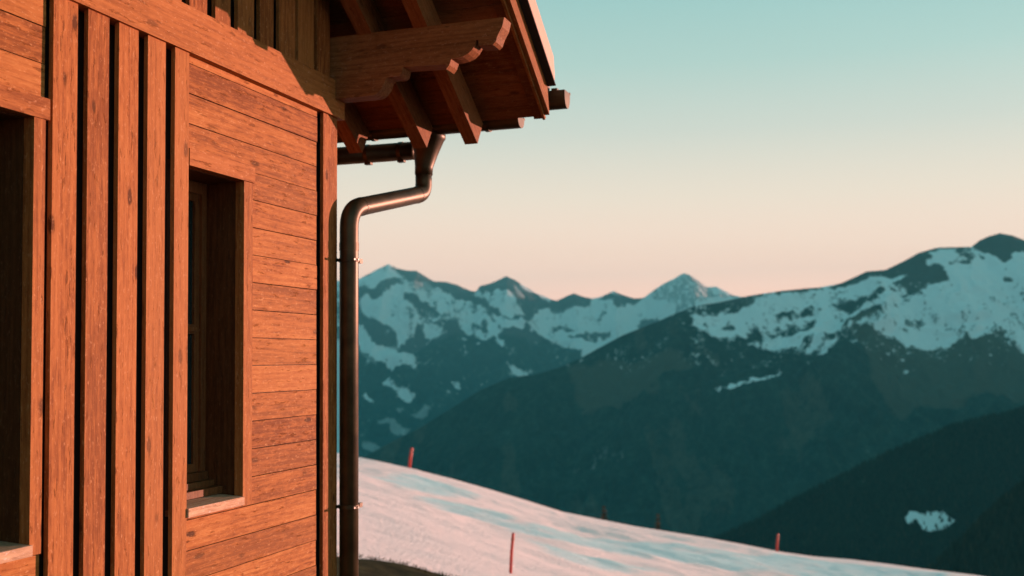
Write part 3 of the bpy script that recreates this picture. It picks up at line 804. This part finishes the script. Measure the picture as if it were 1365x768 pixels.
# wooded hills on the right, 3.6 and 2.4 km
def conifers(name, seed, n, rfun, hfun, mat, label, skip=None, hh=(6.5, 11.5)):
    rg = np.random.RandomState(seed)
    r, t = rfun(rg, n)
    x, y, z = hfun(r, t)
    if skip is not None:
        kk = ~skip(r, t); x, y, z = x[kk], y[kk], z[kk]
    n = len(x); H = rg.uniform(hh[0], hh[1], n); W = H*rg.uniform(.17, .25, n)
    v = np.zeros((n, 6, 3)); a0 = rg.uniform(0, 6.28, n)
    for k in range(5):
        a = a0 + k*6.283/5
        v[:, k] = np.stack([x+W*np.cos(a), y+W*np.sin(a), z-1+0*z], -1)
    v[:, 5] = np.stack([x, y, z+H], -1)
    base = (np.arange(n)*6)[:, None, None]
    f = np.array([[k, (k+1) % 5, 5] for k in range(5)])[None]+base
    me = bpy.data.meshes.new(name)
    co = v.reshape(-1, 3).astype(np.float32); q = f.reshape(-1, 3).astype(np.int32)
    me.vertices.add(len(co)); me.vertices.foreach_set('co', co.ravel())
    me.loops.add(q.size); me.loops.foreach_set('vertex_index', q.ravel())
    me.polygons.add(len(q)); me.polygons.foreach_set('loop_start', np.arange(0, q.size, 3, dtype=np.int32))
    me.update(calc_edges=True); me.materials.append(mat)
    tag(link(bpy.data.objects.new(name, me)), label, 'forest', kind='stuff')
FOREST = NT('far_forest'); g = FOREST.n('ShaderNodeNewGeometry')
FOREST.put(FOREST.p.inputs['Base Color'], FOREST.ramp(g.outputs['Random Per Island'], [(0, (.012, .018, .012)), (.6, (.022, .030, .020)), (.92, (.035, .036, .022)), (1, (.055, .045, .028))])); FOREST.p.inputs['Roughness'].default_value = .95
FOREST.p.inputs['Specular IOR Level'].default_value = .1

def hill(name, dist, ridge, k, r0, r1, step, depth, seed, mat, masks):
    cols = np.unique(np.concatenate([np.arange(r0, r1, step), np.linspace(r1, r1+900, 30)]))
    return mountain(name, dist, ridge, k, cols, depth, 350, 34, 1/260., seed, mat, masks, step, -1440)
def surf(dist, ridge, k, depth, relief, freq, seed, r, T):
    H = ridge(r); fade = np.clip(np.abs(T)/(depth*.25), 0, 1)**.8
    sp_ = ridged(r*freq + fbm(r*freq*2, T*freq*2, 3, seed+50)*.6, T*freq*.35, 5, seed)
    big = fbm(r*freq*.4, T*freq*.4, 4, seed+9)
    z = H - np.abs(T)/k + fade*relief*(sp_-.62) + fade*relief*.7*big
    F = dist - T + relief*.5*big*fade
    X, Y = wxy(r, F)
    return X, Y, z
DC = 2200.0; TC = 7.0
Csnow = [[(x*DC/3600, y*DC/3600) for x, y in p] for p in Csnow]
ridC0 = ridge_fn(RC, DC, [(-900, -1000), (180, -515)], [(1190, -55), (1600, 40), (2800, 110)])
ridC = lambda r: ridC0(r) - TC
def masksC(r0, h0, T, rib):
    r, h = warp(r0, h0, 10, 14, 433)
    s = np.zeros(r.shape)
    for p in Csnow: s[inside(r, h, p)] = 1
    return dict(snow=blur(s, 1), rough=np.full(r.shape, 1.0), forest=np.ones(r.shape), brown=np.zeros(r.shape), haze_snow=np.zeros(r.shape))
MC = mountain_mat('forest_floor', (.016, .024, .016), (.03, .035, .028), (.90, .91, .92), nscale=3)
hill('wooded_hill', DC, ridC, 1.6, 120, 1400, 5.0, 700, 71, MC, masksC)
def rc(rg, n): return rg.uniform(280, 1160, n), rg.uniform(-40, 560, n)
def clear(r, T):
    h = ridC(r)-np.abs(T)/1.6; m = np.zeros(r.shape, bool)
    for p in Csnow: m |= inside(r, h, p)
    return m & (fbm(r/9, h/6, 3, 55) > -.28)
conifers('forest', 5, 26000, rc, lambda r, t: surf(DC, ridC, 1.6, 700, 34, 1/260., 71, r, t), FOREST.m, 'dense dark conifer forest covering the hill around the snowy clearing', clear)
DD = 1200.0
ridD0 = ridge_fn(RD, DD, [(-250, -700), (350, -320)], [(650, -85), (1250, 60)])
ridD = lambda r: ridD0(r) - 6
def masksD(r, h, T, rib):
    z = np.zeros(r.shape)
    return dict(snow=z, rough=z+.1, forest=z+1, brown=z, haze_snow=z)
hill('wooded_hill', DD, ridD, 1.6, 250, 750, 4.0, 300, 93, MC, masksD)
conifers('forest', 8, 9000, lambda rg, n: (rg.uniform(400, 680, n), rg.uniform(-25, 210, n)), lambda r, t: surf(DD, ridD, 1.6, 300, 34, 1/260., 93, r, t), FOREST.m, 'darkest conifer forest on the nearest hillside at the lower right')

# valley floor out to the horizon
VX, VY = np.meshgrid(np.linspace(-8900, 14500, 30), np.linspace(-5500, 15400, 30), indexing='ij')
vm = plain('valley_meadow', (.03, .042, .028), .95, 0, .3, .002)
grid_mesh('valley_ground', VX, VY, np.full(VX.shape, -1445.0) + 0*VX, vm, flip=False)
# ------------------------------------------------------------------ air, sky, sun, camera
HAZE = True
if HAZE:
    hm = bpy.data.materials.new('haze_air'); hm.use_nodes = True
    nt = hm.node_tree; nt.nodes.clear()
    o = nt.nodes.new('ShaderNodeOutputMaterial'); pv = nt.nodes.new('ShaderNodeVolumePrincipled')
    pv.inputs['Color'].default_value = (.19, .72, .86, 1)
    pv.inputs['Density'].default_value = 5.7e-5
    pv.inputs['Anisotropy'].default_value = 0.0
    nt.links.new(pv.outputs[0], o.inputs['Volume'])
    bm = bmesh.new(); box(bm, -9000, 14600, -5600, 15500, -1450, 1190)
    hz = build('haze', bm, hm); tag(hz, 'thin blue green haze over the valley and the far mountains', 'haze', kind='stuff')

w = bpy.data.worlds.new('World'); SC.world = w; w.use_nodes = True
nt = w.node_tree; nt.nodes.clear()
wo = nt.nodes.new('ShaderNodeOutputWorld'); bg = nt.nodes.new('ShaderNodeBackground')
sky = nt.nodes.new('ShaderNodeTexSky'); sky.sky_type = 'NISHITA'; sky.sun_disc = False
sky.sun_elevation = SUN_EL; sky.sun_rotation = math.atan2(SUN_DIR.x, SUN_DIR.y); sky.altitude = 1800; sky.dust_density = 1.0; sky.ozone_density = 2.0
tc = nt.nodes.new('ShaderNodeTexCoord'); sep = nt.nodes.new('ShaderNodeSeparateXYZ')
nt.links.new(tc.outputs['Generated'], sep.inputs[0])
rp = nt.nodes.new('ShaderNodeValToRGB'); nt.links.new(sep.outputs[2], rp.inputs[0])
def lin(r, g, b): 
    f = lambda c: ((c/255+.055)/1.055)**2.4 if c > 10 else c/255/12.92
    return (f(r), f(g), f(b), 1)
stops = [(0.0, (.10, .20, .20, 1)), (.02, (2.35,1.15,.88,1)), (.06, (1.95,1.10,.83,1)), (.10, (1.56,1.02,.77,1)), (.15, (1.20,.95,.74,1)), (.21, (.80,.80,.68,1)), (.27, (.53,.71,.63,1)), (.335, (.37,.62,.58,1)), (.45, (.14, .40, .39, 1)), (.6, (.07, .34, .35, 1)), (1.0, (.05, .30, .31, 1))]
e = rp.color_ramp.elements
while len(e) < len(stops): e.new(.5)
for el, (p, c) in zip(e, stops): el.position = p; el.color = c
# the evening glow stays on the sunward half of the sky; the half away from it is a dim blue green
dt = nt.nodes.new('ShaderNodeVectorMath'); dt.operation = 'DOT_PRODUCT'; nt.links.new(tc.outputs['Generated'], dt.inputs[0]); dt.inputs[1].default_value = SUN_DIR
mr = nt.nodes.new('ShaderNodeMapRange'); mr.interpolation_type = 'SMOOTHSTEP'; nt.links.new(dt.outputs['Value'], mr.inputs[0])
mr.inputs[1].default_value = -.55; mr.inputs[2].default_value = .0
ml = nt.nodes.new('ShaderNodeMix'); ml.data_type = 'RGBA'
nt.links.new(mr.outputs[0], ml.inputs[0]); m2 = nt.nodes.new('ShaderNodeMapRange'); m2.interpolation_type = 'SMOOTHSTEP'; nt.links.new(dt.outputs['Value'], m2.inputs[0])
m2.inputs[1].default_value = -.92; m2.inputs[2].default_value = -.45
bk = nt.nodes.new('ShaderNodeMix'); bk.data_type = 'RGBA'; nt.links.new(m2.outputs[0], bk.inputs[0])
bk.inputs[6].default_value = (.06, .11, .12, 1); bk.inputs[7].default_value = (.36, .74, .76, 1)
nt.links.new(bk.outputs[2], ml.inputs[6]); nt.links.new(rp.outputs[0], ml.inputs[7])
ns = nt.nodes.new('ShaderNodeMix'); ns.data_type = 'RGBA'; ns.blend_type = 'MULTIPLY'; ns.inputs[0].default_value = 1
nt.links.new(sky.outputs[0], ns.inputs[6]); ns.inputs[7].default_value = (.5, .5, .5, 1)
mx = nt.nodes.new('ShaderNodeMix'); mx.data_type = 'RGBA'; mx.inputs[0].default_value = .06
nt.links.new(ml.outputs[2], mx.inputs[6]); nt.links.new(ns.outputs[2], mx.inputs[7])
bg.inputs[1].default_value = .40
nt.links.new(mx.outputs[2], bg.inputs[0]); nt.links.new(bg.outputs[0], wo.inputs[0])

sd = bpy.data.lights.new('sun', 'SUN'); sd.energy = 5.0; sd.angle = R(.5); sd.color = (1.0, .47, .37)
so = link(bpy.data.objects.new('sun', sd)); so.rotation_euler = SUN_DIR.to_track_quat('Z', 'Y').to_euler()

cam = bpy.data.cameras.new('camera'); co_ = link(bpy.data.objects.new('camera', cam)); SC.camera = co_
fw = Vector((math.cos(YAW)*math.cos(PITCH), math.sin(YAW)*math.cos(PITCH), math.sin(PITCH)))
rt = Vector((math.sin(YAW), -math.cos(YAW), 0)); up = rt.cross(fw)
r2 = rt*math.cos(ROLL) - up*math.sin(ROLL); u2 = rt*math.sin(ROLL) + up*math.cos(ROLL)
from mathutils import Matrix
co_.matrix_world = Matrix((( r2.x, u2.x, -fw.x, 0), (r2.y, u2.y, -fw.y, 0), (r2.z, u2.z, -fw.z, 0), (0, 0, 0, 1)))
cam.sensor_width = 36; cam.lens = FPX/1365*36; cam.shift_y = 44/1365
cam.clip_start = .05; cam.clip_end = 100000
cam.dof.use_dof = True; cam.dof.focus_distance = 4.0; cam.dof.aperture_fstop = 2.9; cam.dof.aperture_blades = 0

SC.render.engine = 'CYCLES'
SC.cycles.use_denoising = True
SC.cycles.max_bounces = 6; SC.cycles.diffuse_bounces = 2; SC.cycles.glossy_bounces = 3
SC.cycles.volume_bounces = 0; SC.cycles.caustics_reflective = False; SC.cycles.caustics_refractive = False
SC.view_settings.view_transform = 'Standard'; SC.view_settings.look = 'None'; SC.view_settings.gamma = 1.0
SC.view_settings.exposure = EXPOSURE; SC.view_settings.use_curve_mapping = False
SC.render.resolution_x = 1024; SC.render.resolution_y = 576
